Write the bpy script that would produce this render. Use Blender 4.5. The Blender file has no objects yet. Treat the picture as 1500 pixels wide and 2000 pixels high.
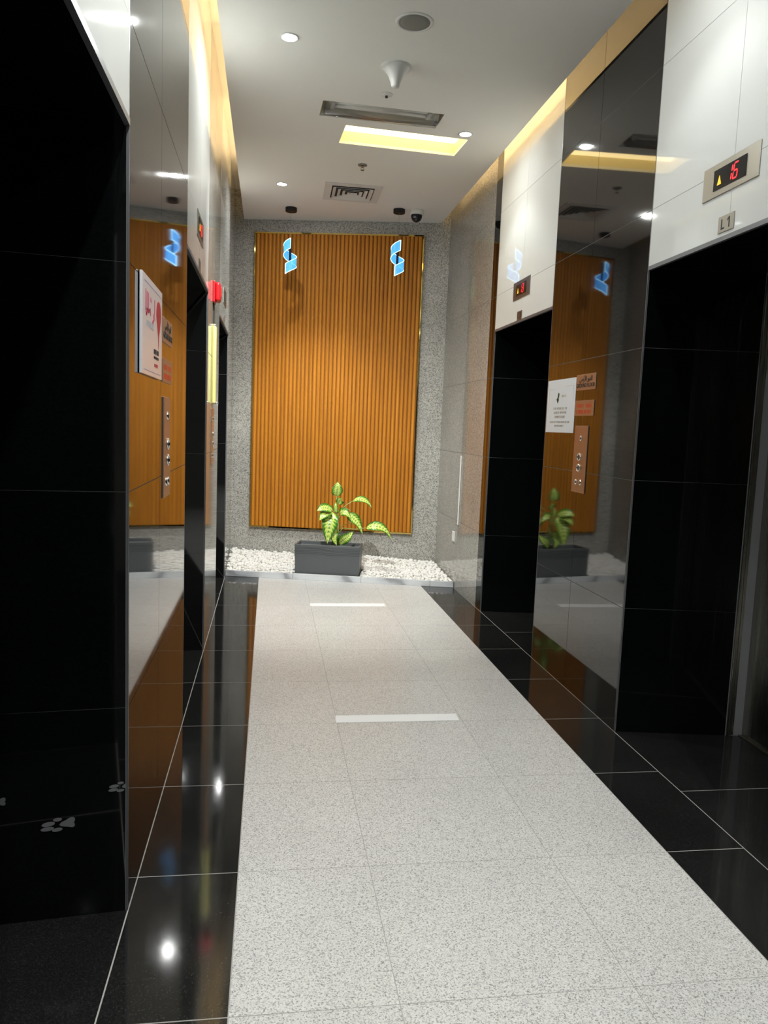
import bpy, bmesh, math, random
from mathutils import Matrix, Vector
random.seed(7)
SC = bpy.context.scene
COL = SC.collection

# ------------------------------------------------------------------ camera
cam_data = bpy.data.cameras.new('camera')
cam = bpy.data.objects.new('camera', cam_data)
COL.objects.link(cam)
_f, _p, _y, _r = 1497.335, math.radians(6.3258), math.radians(8.682), math.radians(2.221)
F = Vector((math.sin(_y) * math.cos(_p), math.cos(_y) * math.cos(_p), -math.sin(_p)))
r0 = Vector((math.cos(_y), -math.sin(_y), 0)); u0 = r0.cross(F)
rr = math.cos(_r) * r0 + math.sin(_r) * u0
uu = -math.sin(_r) * r0 + math.cos(_r) * u0
M4 = Matrix((rr, uu, -F)).transposed().to_4x4()
M4.translation = Vector((0, 0, 1.4))
cam.matrix_world = M4
cam_data.sensor_fit = 'VERTICAL'
cam_data.sensor_height = 36
cam_data.lens = _f / 2000 * 36
cam_data.clip_start = 0.02
SC.camera = cam

# ------------------------------------------------------------------ world, exposure
world = bpy.data.worlds.new('world'); SC.world = world
world.use_nodes = True
world.node_tree.nodes['Background'].inputs[0].default_value = (0.9, 0.95, 1, 1)
world.node_tree.nodes['Background'].inputs[1].default_value = 0.05
SC.view_settings.view_transform = 'Standard'
SC.view_settings.look = 'None'
SC.view_settings.gamma = 1
SC.view_settings.use_curve_mapping = False
SC.view_settings.exposure = 0.18
try:
    SC.cycles.max_bounces = 12
    SC.cycles.diffuse_bounces = 8
    SC.cycles.glossy_bounces = 6
    SC.cycles.transmission_bounces = 6
    SC.cycles.caustics_reflective = False
    SC.cycles.caustics_refractive = False
    SC.cycles.sample_clamp_indirect = 10
    SC.cycles.blur_glossy = 0.5
except Exception:
    pass

DOWNLIGHT_W = 62.0
COVE_E = 11.0
SLOT_E = 3.6

# ------------------------------------------------------------------ plan of the place (metres)
XL, XR = -0.37, 1.655            # faces of the two lift walls
ZC = 3.34                        # dropped ceiling
ZT = 3.62                        # cove soffit above it
CL, CR = -0.285, 1.57            # edges of the dropped ceiling
YN = -3.0                        # end wall behind the camera
TH = math.atan(-0.23)            # the end wall stands askew
def yb(x): return 7.35 - 0.23 * (x - XR)

# ------------------------------------------------------------------ materials
MATS = {}
def nodes_of(m):
    m.use_nodes = True
    return m.node_tree.nodes, m.node_tree.links, m.node_tree.nodes['Principled BSDF']
def mat(name, col, rough=0.5, metal=0.0, ior=1.5, emit=None, es=0.0, trans=0.0, alpha=1.0):
    if name in MATS: return MATS[name]
    m = bpy.data.materials.new(name)
    n, l, b = nodes_of(m)
    b.inputs['Base Color'].default_value = (*col, 1)
    b.inputs['Roughness'].default_value = rough
    b.inputs['Metallic'].default_value = metal
    b.inputs['IOR'].default_value = ior
    b.inputs['Transmission Weight'].default_value = trans
    b.inputs['Alpha'].default_value = alpha
    if emit:
        b.inputs['Emission Color'].default_value = (*emit, 1)
        b.inputs['Emission Strength'].default_value = es
    MATS[name] = m
    return m
def mix_ramp(n, l, src, stops):
    r = n.new('ShaderNodeValToRGB')
    e = r.color_ramp.elements
    while len(e) > 1: e.remove(e[-1])
    e[0].position, e[0].color = stops[0][0], (*stops[0][1], 1)
    for p, c in stops[1:]:
        k = e.new(p); k.color = (*c, 1)
    l.new(src, r.inputs[0])
    return r
def pos(n):
    return n.new('ShaderNodeNewGeometry').outputs['Position']
def noise(n, l, vec, scale, detail=2.0, rough=0.5):
    t = n.new('ShaderNodeTexNoise')
    t.inputs['Scale'].default_value = scale
    t.inputs['Detail'].default_value = detail
    t.inputs['Roughness'].default_value = rough
    if vec is not None: l.new(vec, t.inputs['Vector'])
    return t
def granite(name, stops, scale, rough, ior, blotch=0.06, metal_spec=None, rough_var=0.0):
    m = bpy.data.materials.new(name); n, l, b = nodes_of(m)
    p = pos(n)
    t = n.new('ShaderNodeTexVoronoi'); t.feature = 'F1'; t.inputs['Scale'].default_value = scale; t.inputs['Randomness'].default_value = 1
    l.new(p, t.inputs['Vector'])
    sx = n.new('ShaderNodeSeparateColor'); l.new(t.outputs['Color'], sx.inputs[0])
    t2 = noise(n, l, p, scale * .45, 2.0, 0.6)
    av = n.new('ShaderNodeMix'); av.data_type = 'FLOAT'; av.inputs['Factor'].default_value = .5
    l.new(sx.outputs[0], av.inputs['A']); l.new(t2.outputs['Fac'], av.inputs['B'])
    ramp = mix_ramp(n, l, av.outputs['Result'], stops)
    big = noise(n, l, p, 2.2, 3)
    mx = n.new('ShaderNodeMix'); mx.data_type = 'RGBA'; mx.blend_type = 'MULTIPLY'
    mx.inputs['Factor'].default_value = 1.0
    r2 = mix_ramp(n, l, big.outputs['Fac'], [(0.3, (1 - blotch,) * 3), (0.7, (1, 1, 1))])
    # each slab a shade of its own
    oi = n.new('ShaderNodeObjectInfo')
    r3 = mix_ramp(n, l, oi.outputs['Random'], [(0, (1 - blotch * .6, 1 - blotch * .6, 1 - blotch * .55)), (1, (1, 1, 1))])
    mx2 = n.new('ShaderNodeMix'); mx2.data_type = 'RGBA'; mx2.blend_type = 'MULTIPLY'; mx2.inputs['Factor'].default_value = 1.0
    l.new(ramp.outputs[0], mx.inputs['A']); l.new(r2.outputs[0], mx.inputs['B'])
    l.new(mx.outputs['Result'], mx2.inputs['A']); l.new(r3.outputs[0], mx2.inputs['B'])
    l.new(mx2.outputs['Result'], b.inputs['Base Color'])
    b.inputs['IOR'].default_value = ior
    b.inputs['Roughness'].default_value = rough
    if rough_var:
        rn = noise(n, l, p, 5, 4)
        mr = n.new('ShaderNodeMapRange')
        mr.inputs['To Min'].default_value = max(0, rough - rough_var); mr.inputs['To Max'].default_value = rough + rough_var
        l.new(rn.outputs['Fac'], mr.inputs['Value']); l.new(mr.outputs[0], b.inputs['Roughness'])
    MATS[name] = m
    return m
LIGHT_FLOOR = granite('light_granite_floor', [(0.24, (.26, .25, .245)), (0.34, (.50, .485, .47)), (0.46, (.66, .645, .62)), (0.70, (.78, .765, .74))], 330, 0.30, 1.45, 0.07)
BLACK_FLOOR = granite('black_granite_floor', [(0.40, (.013, .0135, .013)), (0.66, (.022, .0225, .0215)), (0.82, (.045, .045, .043))], 380, 0.075, 1.6, 0.3, rough_var=0.03)
BLACK_STONE = granite('polished_black_stone', [(0.40, (.0022, .0028, .003)), (0.7, (.0035, .0042, .0045))], 200, 0.04, 1.8, 0.2, rough_var=0.025)
GREY_GRANITE = granite('grey_granite', [(0.25, (.17, .165, .15)), (0.37, (.33, .32, .29)), (0.5, (.47, .455, .415)), (0.70, (.62, .605, .56))], 170, 0.32, 1.5, 0.12)
GREY_POLISHED = granite('grey_granite_polished', [(0.25, (.19, .185, .165)), (0.37, (.31, .30, .27)), (0.5, (.39, .38, .345)), (0.70, (.49, .475, .435))], 170, 0.07, 1.65, 0.12)
WHITE_GLASS = mat('white_back_painted_glass', (.74, .755, .735), 0.035, ior=1.5)
GROUT = mat('pale_grout', (.42, .42, .40), 0.8)
DARK_GROUT = mat('grey_joint', (.27, .275, .275), 0.7)
GRANITE_GROUT = mat('granite_joint', (.33, .32, .29), 0.8)
FLOOR_GROUT = mat('floor_joint', (.40, .38, .36), 0.8)
CORNER = mat('grey_corner_trim', (.20, .205, .22), 0.35, metal=0.6)
CEIL = mat('matt_white_ceiling_paint', (.86, .855, .81), 0.75)
COVE = mat('cream_cove_paint', (.82, .78, .70), 0.7)
PLASTIC = mat('white_plastic', (.78, .78, .76), 0.35)
BLACKP = mat('black_plastic', (.003, .003, .0035), 0.5)
CHROME = mat('chrome', (.85, .85, .85), 0.12, metal=1)
GOLD = mat('gold_mirror_trim', (.86, .66, .20), 0.06, metal=1)
def steel(name, col, rough, axis):
    m = bpy.data.materials.new(name); n, l, b = nodes_of(m)
    p = pos(n)
    mp = n.new('ShaderNodeMapping'); mp.inputs['Scale'].default_value = axis
    l.new(p, mp.inputs['Vector'])
    t = noise(n, l, mp.outputs[0], 60, 3)
    mr = n.new('ShaderNodeMapRange'); mr.inputs['To Min'].default_value = rough * .75; mr.inputs['To Max'].default_value = rough * 1.25
    l.new(t.outputs['Fac'], mr.inputs['Value']); l.new(mr.outputs[0], b.inputs['Roughness'])
    b.inputs['Base Color'].default_value = (*col, 1); b.inputs['Metallic'].default_value = 1
    MATS[name] = m
    return m
STEEL = steel('brushed_steel', (.42, .41, .37), .26, (3, 3, .02))
PLATE = steel('brushed_plate', (.36, .34, .295), .33, (.5, .5, 12))
BRONZE = steel('bronze_plate', (.62, .40, .27), .42, (.5, .5, 12))

# wood
def wood():
    m = bpy.data.materials.new('orange_brown_wood'); n, l, b = nodes_of(m)
    p = pos(n); oi = n.new('ShaderNodeObjectInfo')
    mp = n.new('ShaderNodeMapping'); mp.inputs['Scale'].default_value = (70, 70, 2.2)
    ad = n.new('ShaderNodeVectorMath'); ad.operation = 'ADD'
    cx = n.new('ShaderNodeCombineXYZ'); mu = n.new('ShaderNodeMath'); mu.operation = 'MULTIPLY'; mu.inputs[1].default_value = 37
    l.new(oi.outputs['Random'], mu.inputs[0]); l.new(mu.outputs[0], cx.inputs[2]); l.new(p, ad.inputs[0]); l.new(cx.outputs[0], ad.inputs[1])
    l.new(ad.outputs[0], mp.inputs['Vector'])
    t = noise(n, l, mp.outputs[0], 1.0, 5, 0.6)
    ramp = mix_ramp(n, l, t.outputs['Fac'], [(0.25, (.49, .175, .013)), (0.5, (.62, .235, .018)), (0.75, (.72, .30, .03))])
    mx = n.new('ShaderNodeMix'); mx.data_type = 'RGBA'; mx.blend_type = 'MULTIPLY'; mx.inputs['Factor'].default_value = 1
    r3 = mix_ramp(n, l, oi.outputs['Random'], [(0, (.84, .82, .80)), (1, (1, 1, 1))])
    l.new(ramp.outputs[0], mx.inputs['A']); l.new(r3.outputs[0], mx.inputs['B'])
    l.new(mx.outputs['Result'], b.inputs['Base Color'])
    b.inputs['Roughness'].default_value = 0.5
    b.inputs['IOR'].default_value = 1.35
    MATS['wood'] = m
    return m
WOOD = wood()
WOOD_BACK = mat('dark_groove_wood', (.30, .11, .018), 0.6)

# marble kerb
def marble():
    m = bpy.data.materials.new('grey_white_marble'); n, l, b = nodes_of(m)
    p = pos(n); w = n.new('ShaderNodeTexWave'); w.wave_type = 'BANDS'; w.bands_direction = 'DIAGONAL'
    w.inputs['Scale'].default_value = 1.6; w.inputs['Distortion'].default_value = 4; w.inputs['Detail'].default_value = 3; w.inputs['Detail Scale'].default_value = 1.5
    l.new(p, w.inputs['Vector'])
    r = mix_ramp(n, l, w.outputs['Fac'], [(0.0, (.36, .37, .39)), (0.12, (.60, .62, .65)), (0.5, (.72, .74, .77)), (1, (.76, .78, .80))])
    l.new(r.outputs[0], b.inputs['Base Color']); b.inputs['Roughness'].default_value = .2
    return m
MARBLE = marble()

# ------------------------------------------------------------------ mesh helpers
def bm_box(bm, x0, x1, y0, y1, z0, z1):
    v = [bm.verts.new(c) for c in ((x0, y0, z0), (x1, y0, z0), (x1, y1, z0), (x0, y1, z0), (x0, y0, z1), (x1, y0, z1), (x1, y1, z1), (x0, y1, z1))]
    for f in ((0, 3, 2, 1), (4, 5, 6, 7), (0, 1, 5, 4), (1, 2, 6, 5), (2, 3, 7, 6), (3, 0, 4, 7)):
        bm.faces.new([v[i] for i in f])
    return v
def bm_prism(bm, pts, z0, z1):
    a = [bm.verts.new((x, y, z0)) for x, y in pts]; b = [bm.verts.new((x, y, z1)) for x, y in pts]
    n = len(pts)
    bm.faces.new(a[::-1]); bm.faces.new(b)
    for i in range(n):
        bm.faces.new((a[i], a[(i + 1) % n], b[(i + 1) % n], b[i]))
def bm_lathe(bm, prof, seg=32, c=(0, 0, 0), cap=True):
    rings = []
    for r, z in prof:
        if r < 1e-6:
            rings.append([bm.verts.new((c[0], c[1], c[2] + z))])
        else:
            rings.append([bm.verts.new((c[0] + r * math.cos(2 * math.pi * k / seg), c[1] + r * math.sin(2 * math.pi * k / seg), c[2] + z)) for k in range(seg)])
    for A, B in zip(rings, rings[1:]):
        for k in range(seg):
            k2 = (k + 1) % seg
            if len(A) == 1 and len(B) == 1: continue
            if len(A) == 1: bm.faces.new((A[0], B[k], B[k2]))
            elif len(B) == 1: bm.faces.new((A[k], B[0], A[k2]))
            else: bm.faces.new((A[k], B[k], B[k2], A[k2]))
    if cap:
        for R in (rings[0], rings[-1]):
            if len(R) > 1: bm.faces.new(R)
def bm_tube(bm, pts, rad, seg=8):
    pts = [Vector(p) for p in pts]; rings = []
    up = Vector((0, 0, 1))
    for i, p in enumerate(pts):
        t = (pts[min(i + 1, len(pts) - 1)] - pts[max(i - 1, 0)]).normalized()
        a = t.cross(up if abs(t.z) < .95 else Vector((1, 0, 0))).normalized(); b = t.cross(a)
        r = rad[i] if isinstance(rad, (list, tuple)) else rad
        rings.append([bm.verts.new(p + (a * math.cos(2 * math.pi * k / seg) + b * math.sin(2 * math.pi * k / seg)) * r) for k in range(seg)])
    for A, B in zip(rings, rings[1:]):
        for k in range(seg):
            bm.faces.new((A[k], A[(k + 1) % seg], B[(k + 1) % seg], B[k]))
    bm.faces.new(rings[0][::-1]); bm.faces.new(rings[-1])
def link(name, bm, m, parent=None, smooth=False, bevel=0.0, seg=2, loc=None, rotz=0.0):
    bmesh.ops.recalc_face_normals(bm, faces=bm.faces[:])
    me = bpy.data.meshes.new(name); bm.to_mesh(me); bm.free()
    return link_mesh(name, me, m, parent, smooth, bevel, seg, loc, rotz)
def link_mesh(name, me, m, parent=None, smooth=False, bevel=0.0, seg=2, loc=None, rotz=0.0):
    if m is not None and not me.materials: me.materials.append(m)
    if smooth:
        for p in me.polygons: p.use_smooth = True
    o = bpy.data.objects.new(name, me); COL.objects.link(o)
    if parent: o.parent = parent
    if loc is not None: o.location = loc
    o.rotation_euler.z = rotz
    if bevel:
        b = o.modifiers.new('bevel', 'BEVEL'); b.width = bevel; b.segments = seg; b.limit_method = 'ANGLE'
    return o
def box(name, x0, x1, y0, y1, z0, z1, m, parent=None, bevel=0.0, seg=2):
    bm = bmesh.new(); bm_box(bm, x0, x1, y0, y1, z0, z1)
    return link(name, bm, m, parent, bevel=bevel, seg=seg)
def tag(o, label, cat=None, group=None, kind=None):
    o['label'] = label
    if cat: o['category'] = cat
    if group: o['group'] = group
    if kind: o['kind'] = kind
    return o
def thing(name, label, cat, loc=(0, 0, 0), rotz=0.0, group=None):
    o = bpy.data.objects.new(name, None); COL.objects.link(o)
    o.empty_display_size = .05
    o.location = loc; o.rotation_euler.z = rotz
    return tag(o, label, cat, group)
def copy_tree(o, parent=None):
    c = o.copy(); COL.objects.link(c); c.parent = parent
    for ch in list(o.children): copy_tree(ch, c)
    return c
def text_mesh(s, size, ext=0.0006, align='CENTER', shear=0.0, bold=0.0):
    cu = bpy.data.curves.new('t', 'FONT'); cu.body = s; cu.size = size; cu.align_x = align; cu.align_y = 'CENTER'
    cu.extrude = ext; cu.shear = shear; cu.offset = bold; cu.resolution_u = 3
    to = bpy.data.objects.new('t', cu); COL.objects.link(to)
    dg = bpy.context.evaluated_depsgraph_get(); dg.update()
    me = bpy.data.meshes.new_from_object(to.evaluated_get(dg))
    bpy.data.objects.remove(to); bpy.data.curves.remove(cu)
    me.transform(Matrix.Rotation(math.pi / 2, 4, 'X'))
    return me
def glyph_rows(rows, rnd, depth=0.0005):
    """rows: (x_centre, z, width, height) -> little letter-like strokes too small to read"""
    bm = bmesh.new()
    for cx, z, w, h in rows:
        x = cx - w / 2
        while x < cx + w / 2 - h * .2:
            gw = h * rnd.uniform(.45, .8)
            if rnd.random() < .16: x += h * .5; continue
            st = h * .17
            k = rnd.random()
            bm_box(bm, x, x + st, -depth, 0, z - h / 2, z + h / 2)
            if k < .6: bm_box(bm, x + gw - st, x + gw, -depth, 0, z - h / 2, z + h / 2)
            if k > .25: bm_box(bm, x + st, x + gw - st * (k < .6), -depth, 0, z + h / 2 - st, z + h / 2)
            if k > .4: bm_box(bm, x + st, x + gw - st * (k < .6), -depth, 0, z - st / 2, z + st / 2)
            if k > .8 or k < .3: bm_box(bm, x + st, x + gw - st * (k < .6), -depth, 0, z - h / 2, z - h / 2 + st)
            x += gw + h * .22
    return bm
def print_part(name, bm, m, parent, loc):
    o = link(name, bm, m, parent); o.location = loc; o['kind'] = 'stuff'
    return o

# ------------------------------------------------------------------ floor
ROW0, PITCH = 1.697, 0.5945
ys = [ROW0 + PITCH * k for k in range(-8, 10)]
def kerb_y(x): return 6.912 - 0.22 * x       # front of the stone kerb at the far end
bm = bmesh.new(); bm_prism(bm, [(XL - .65, YN), (XR + .65, YN), (XR + .65, yb(XR + .65)), (XL - .65, yb(XL - .65))], -0.12, -0.0006)
floor = link('floor', bm, FLOOR_GROUT); tag(floor, 'lobby floor of pale granite tiles between black granite borders', kind='structure')
G = 0.0016
def tile(x0, x1, y0, y1, m, g=G, ends=None):
    bm = bmesh.new()
    if ends: bm_prism(bm, [(x0 + g, y0 + g), (x1 - g, y0 + g), (x1 - g, ends(x1)), (x0 + g, ends(x0))], -0.05, 0.0)
    else: bm_box(bm, x0 + g, x1 - g, y0 + g, y1 - g, -0.05, 0.0)
    return link('floor_tile', bm, m, floor)
XB0, XJ1, XJ2, XB1 = -0.066, 0.346, 0.955, 1.368
for a, b in zip(ys, ys[1:]):
    for x0, x1, m, g in ((XL, XB0, BLACK_FLOOR, .002), (XB0, XJ1, LIGHT_FLOOR, .0012), (XJ1, XJ2, LIGHT_FLOOR, .0012), (XJ2, XB1, LIGHT_FLOOR, .0012), (XB1, XR, BLACK_FLOOR, .002)):
        if a >= kerb_y(x1) - .03: continue
        last = b > kerb_y(x1)
        tile(x0, x1, a, b, m, g, ends=(lambda x: kerb_y(x) + .01) if last else None)
# recess tiles in front of each lift door
for x0, x1, cuts in ((XR, XR + .62, (2.09, 2.708, 3.36)), (XR, XR + .62, (4.47, 5.07, 5.73)), (XL - .62, XL, (.93, 1.53, 2.18)), (XL - .62, XL, (3.48, 4.08, 4.76)), (XL - .62, XL, (5.66, 6.26, 6.95))):
    for a, b in zip(cuts, cuts[1:]): tile(x0, x1, a, b, BLACK_FLOOR, .002)

# ------------------------------------------------------------------ lift walls
ROWS = [0, .6, 1.2, 1.8, 2.4, 3.0, ZT]
D_REC = 0.525
class Side:
    def __init__(s, name, x, sgn, k, label):
        s.x, s.sgn, s.k = x, sgn, k
        s.back = bmesh.new(); s.name = name; s.label = label; s.parts = []
    def W(s, pts): return [(s.x + s.sgn * d, y) for d, y in pts]
    def panel(s, name, pts, z0, z1, m):
        bm = bmesh.new(); bm_prism(bm, s.W(pts), z0, z1)
        o = link(name, bm, m); s.parts.append(o); return o
    def face(s, name, cols, rows, m, g=.0015):
        for a, b in zip(cols, cols[1:]):
            for z0, z1 in zip(rows, rows[1:]):
                s.panel(name, [(0, a + g), (0, b - g), (.012, b - g), (.012, a + g)], z0 + g, z1 - g, m)
    def pier(s, y0, y1, cols, m=None, first=None, start=True, end=True):
        """a pier between two lift openings: faces, the return that faces the camera (y0) and the one behind (y1)"""
        k = s.k
        bm_prism(s.back, s.W([(.0016, y0 + .0016), (.0016, y1 - .0016), (.9, y1 - .0016), (.9, y0 + .0016 - (k * .9 if start else 0))]), 0, ZT)
        c = list(cols); c[0] = y0 + (.006 if start else 0); c[-1] = y1 - (.006 if end else 0)
        if first:                      # a strip of another stone at the near edge
            s.face('stone_panel', [c[0], first], ROWS, BLACK_STONE); c[0] = first
        s.face('granite_panel' if m else 'stone_panel', c, ROWS, m or BLACK_STONE)
        if start:
            for z0, z1 in zip(ROWS[:5], ROWS[1:5]):
                z1 = min(z1, 2.15)
                s.panel('stone_panel', [(.0075, y0), (D_REC, y0 - k * D_REC), (D_REC, y0 - k * D_REC + .012), (.0075, y0 + .012)], z0 + .0007, z1 - .0007, BLACK_STONE)
            s.panel('corner_trim', [(0, y0), (.006, y0), (.006, y0 + .005), (0, y0 + .005)], 0, ZT, CORNER)
        if end:
            for z0, z1 in zip(ROWS[:5], ROWS[1:5]):
                z1 = min(z1, 2.15)
                s.panel('stone_panel', [(.0075, y1 - .012), (D_REC, y1 - .012), (D_REC, y1), (.0075, y1)], z0 + .0007, z1 - .0007, BLACK_STONE)
            s.panel('corner_trim', [(0, y1 - .005), (.006, y1 - .005), (.006, y1), (0, y1)], 0, ZT, CORNER)
    def lintel(s, y0, y1, seam):
        bm_prism(s.back, s.W([(.0012, y0), (.0012, y1), (.9, y1), (.9, y0)]), 2.162, ZT)
        s.face('white_panel', [y0, seam, y1], [2.155, 2.4, 3.0, ZT], WHITE_GLASS, .001)
        s.panel('soffit_panel', [(.012, y0), (.012, y1), (.62, y1), (.62, y0)], 2.15, 2.16, BLACK_STONE)
        s.panel('edge_trim', [(-.002, y0), (-.002, y1), (.012, y1), (.012, y0)], 2.138, 2.155, MATS['grey_corner_trim'])
    def finish(s):
        w = link(s.name, s.back, DARK_GROUT); tag(w, s.label, kind='structure')
        for o in s.parts: o.parent = w
        return w
R = Side('wall_right', XR, 1, 0.14, 'right lift wall of polished black stone, white glass panels and grey granite')
R.pier(YN, 2.09, [0, -2.4, -1.8, -1.2, -.6, 0, .6, 1.2, 1.65, 0], start=False)
R.lintel(2.09, 3.31, 2.707)
R.pier(3.31, 4.49, [0, 3.945, 0])
R.lintel(4.49, 5.68, 5.09)
R.pier(5.68, yb(XR) + .1, [0, 6.51, 0], m=GREY_POLISHED, first=5.83, end=False)
wall_right = R.finish()
L = Side('wall_left', XL, -1, 0.105, 'left lift wall of polished black stone, white glass panels and grey granite')
L.pier(YN, .93, [0, -2.4, -1.8, -1.2, -.6, 0, .465, 0], start=False)
L.lintel(.93, 2.13, 1.53)
L.pier(2.13, 3.53, [0, 2.72, 0])
L.lintel(3.53, 4.68, 4.105)
L.pier(4.68, 5.70, [0, 5.12, 0], m=GREY_POLISHED, first=4.70)
L.lintel(5.70, 6.90, 6.30)
L.pier(6.90, yb(XL) + .1, [0, 7.42, 0], m=GREY_POLISHED, end=False)
wall_left = L.finish()

# lift doors in their recesses
def lift_door(n, side, yn, yf, label):
    k, y1 = side.k, yf - side.k * D_REC
    o = bpy.data.objects.new('door_%d' % n, None); COL.objects.link(o)
    tag(o, label, kind='structure')
    def part(name, d0, d1, a, b, z0, z1, m, bev=0.0):
        bm = bmesh.new(); bm_prism(bm, side.W([(d0, a), (d0, b), (d1, b), (d1, a)]), z0, z1)
        return link(name, bm, m, o, bevel=bev)
    part('jamb', .530, .545, y1 - .010, y1 + .05, 0.002, 2.14, STEEL, .002)
    part('jamb', .549, .600, y1 - .004, y1 + .05, 0.002, 2.14, STEEL, .002)
    part('jamb', .530, .600, yn, yn + .05, 0.002, 2.14, STEEL, .002)
    part('head_frame', .530, .600, yn + .052, y1 - .012, 2.08, 2.14, STEEL, .002)
    mid = (yn + y1) / 2
    part('door_leaf', .606, .64, yn + .03, mid - .002, .008, 2.13, STEEL, .002)
    part('door_leaf', .606, .64, mid + .002, y1 + .03, .008, 2.13, STEEL, .002)
    part('sill', .590, .645, yn + .01, y1 + .02, 0.001, .006, PLATE)
    return o
lift_door(1, R, 2.09, 3.31, 'brushed steel lift door in the near right recess')
lift_door(2, R, 4.49, 5.68, 'brushed steel lift door in the far right recess')
lift_door(3, L, .93, 2.13, 'brushed steel lift door in the nearest left recess')
lift_door(4, L, 3.53, 4.68, 'brushed steel lift door in the middle left recess')
lift_door(5, L, 5.70, 6.90, 'brushed steel lift door in the farthest left recess')

# ------------------------------------------------------------------ end walls
# local frame of the far wall: x along the wall, -y towards the lobby
BO = Vector((XL, yb(XL), 0))
LEN = (XR - XL) / math.cos(TH)
def bw(x, out=0.0, z=0.0):
    """world point on the far wall: x metres along it from the left corner, out metres proud of it"""
    e = Vector((math.cos(TH), math.sin(TH), 0)); n = Vector((math.sin(TH), -math.cos(TH), 0))
    return BO + e * x + n * out + Vector((0, 0, z))
bm = bmesh.new(); bm_box(bm, -.6, LEN + .6, .0012, .2, 0, ZT)
wall_back = link('wall_back', bm, GRANITE_GROUT, loc=BO, rotz=TH)
tag(wall_back, 'far end wall clad in matt grey speckled granite', kind='structure')
xs = [.0, .20, .88, 1.56, LEN + .0]
for a, b in zip([0, .2, 1.02, 1.83], [.2, 1.02, 1.83, LEN]):
    for z0, z1 in zip([0, .36, 1.2, 1.8, 2.4, 3.0], [.36, 1.2, 1.8, 2.4, 3.0, ZT]):
        g = .0008
        bm = bmesh.new(); bm_box(bm, a + g, b - g, 0, .012, z0 + g, z1 - g)
        link('granite_panel', bm, GREY_GRANITE, wall_back)
wf = box('wall_front', XL - .5, XR + .5, YN - .15, YN, 0, ZT, mat('dim_lobby_wall', (.20, .19, .175), .6)); tag(wf, 'plain end wall behind the viewer', kind='structure')

# ------------------------------------------------------------------ ceiling
SLOT = dict(c=(.855, 5.41), w=.83, d=.325, a=math.radians(3.2), h=.085)
TUBE = dict(c=(.650, 5.005), w=.755, d=.235, a=math.radians(2.0), h=.09)
def rect(R_, grow=0):
    c, s = math.cos(R_['a']), math.sin(R_['a']); w, d = R_['w'] / 2 + grow, R_['d'] / 2 + grow
    return [(R_['c'][0] + x * c - y * s, R_['c'][1] + x * s + y * c) for x, y in ((-w, -d), (w, -d), (w, d), (-w, d))]
bm = bmesh.new()
for loop in ([(CL, YN), (CR, YN), (CR, yb(CR)), (CL, yb(CL))], rect(SLOT), rect(TUBE)):
    v = [bm.verts.new((x, y, ZC)) for x, y in loop]
    for i in range(len(v)): bm.edges.new((v[i], v[(i + 1) % len(v)]))
bmesh.ops.triangle_fill(bm, use_beauty=True, use_dissolve=False, edges=bm.edges[:])
ext = bmesh.ops.extrude_face_region(bm, geom=bm.faces[:], use_keep_orig=True)
bmesh.ops.translate(bm, verts=[v for v in ext['geom'] if isinstance(v, bmesh.types.BMVert)], vec=(0, 0, .018))
ceiling = link('ceiling', bm, CEIL); tag(ceiling, 'dropped white ceiling with light coves along both lift walls', kind='structure')
bm = bmesh.new(); bm_prism(bm, [(XL - .5, YN), (XR + .5, YN), (XR + .5, yb(XR + .5)), (XL - .5, yb(XL - .5))], ZT, ZT + .05)
link('cove_soffit', bm, COVE, ceiling)
# warm strips lying on top of the dropped ceiling, out of sight
WARM = mat('warm_led_strip', (.9, .8, .6), .5, emit=(1, .74, .42), es=COVE_E)
for nm, x0, x1, lab in (('l', CL + .10, CL + .125, 'left'), ('r', CR - .125, CR - .10, 'right')):
    o = box('led_strip', x0, x1, YN + .1, 6.95, ZC + .019, ZC + .034, WARM)
    tag(o, 'warm light strip hidden in the cove above the %s lift wall' % lab, 'light strip')

# recessed warm light panel
def recess(name, S, m, top_m, label, cat, wall_t=.012):
    t = thing(name, label, cat, (S['c'][0], S['c'][1], ZC), S['a'])
    w, d, h = S['w'] / 2, S['d'] / 2, S['h']
    bm = bmesh.new()
    bm_box(bm, -w - wall_t, w + wall_t, -d - wall_t, -d, .0185, h); bm_box(bm, -w - wall_t, w + wall_t, d, d + wall_t, .0185, h)
    bm_box(bm, -w - wall_t, -w, -d, d, .0185, h); bm_box(bm, w, w + wall_t, -d, d, .0185, h)
    link('recess_wall', bm, m, t)
    bm = bmesh.new(); bm_box(bm, -w - wall_t, w + wall_t, -d - wall_t, d + wall_t, h, h + .01)
    link('recess_top', bm, top_m, t)
    return t
sl = recess('light_recess', SLOT, mat('cream_recess_paint', (.86, .76, .46), .6), mat('recess_light', (.9, .85, .7), .5, emit=(1, .76, .34), es=SLOT_E), 'glowing cream rectangular light recess in the ceiling', 'ceiling light')

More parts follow.
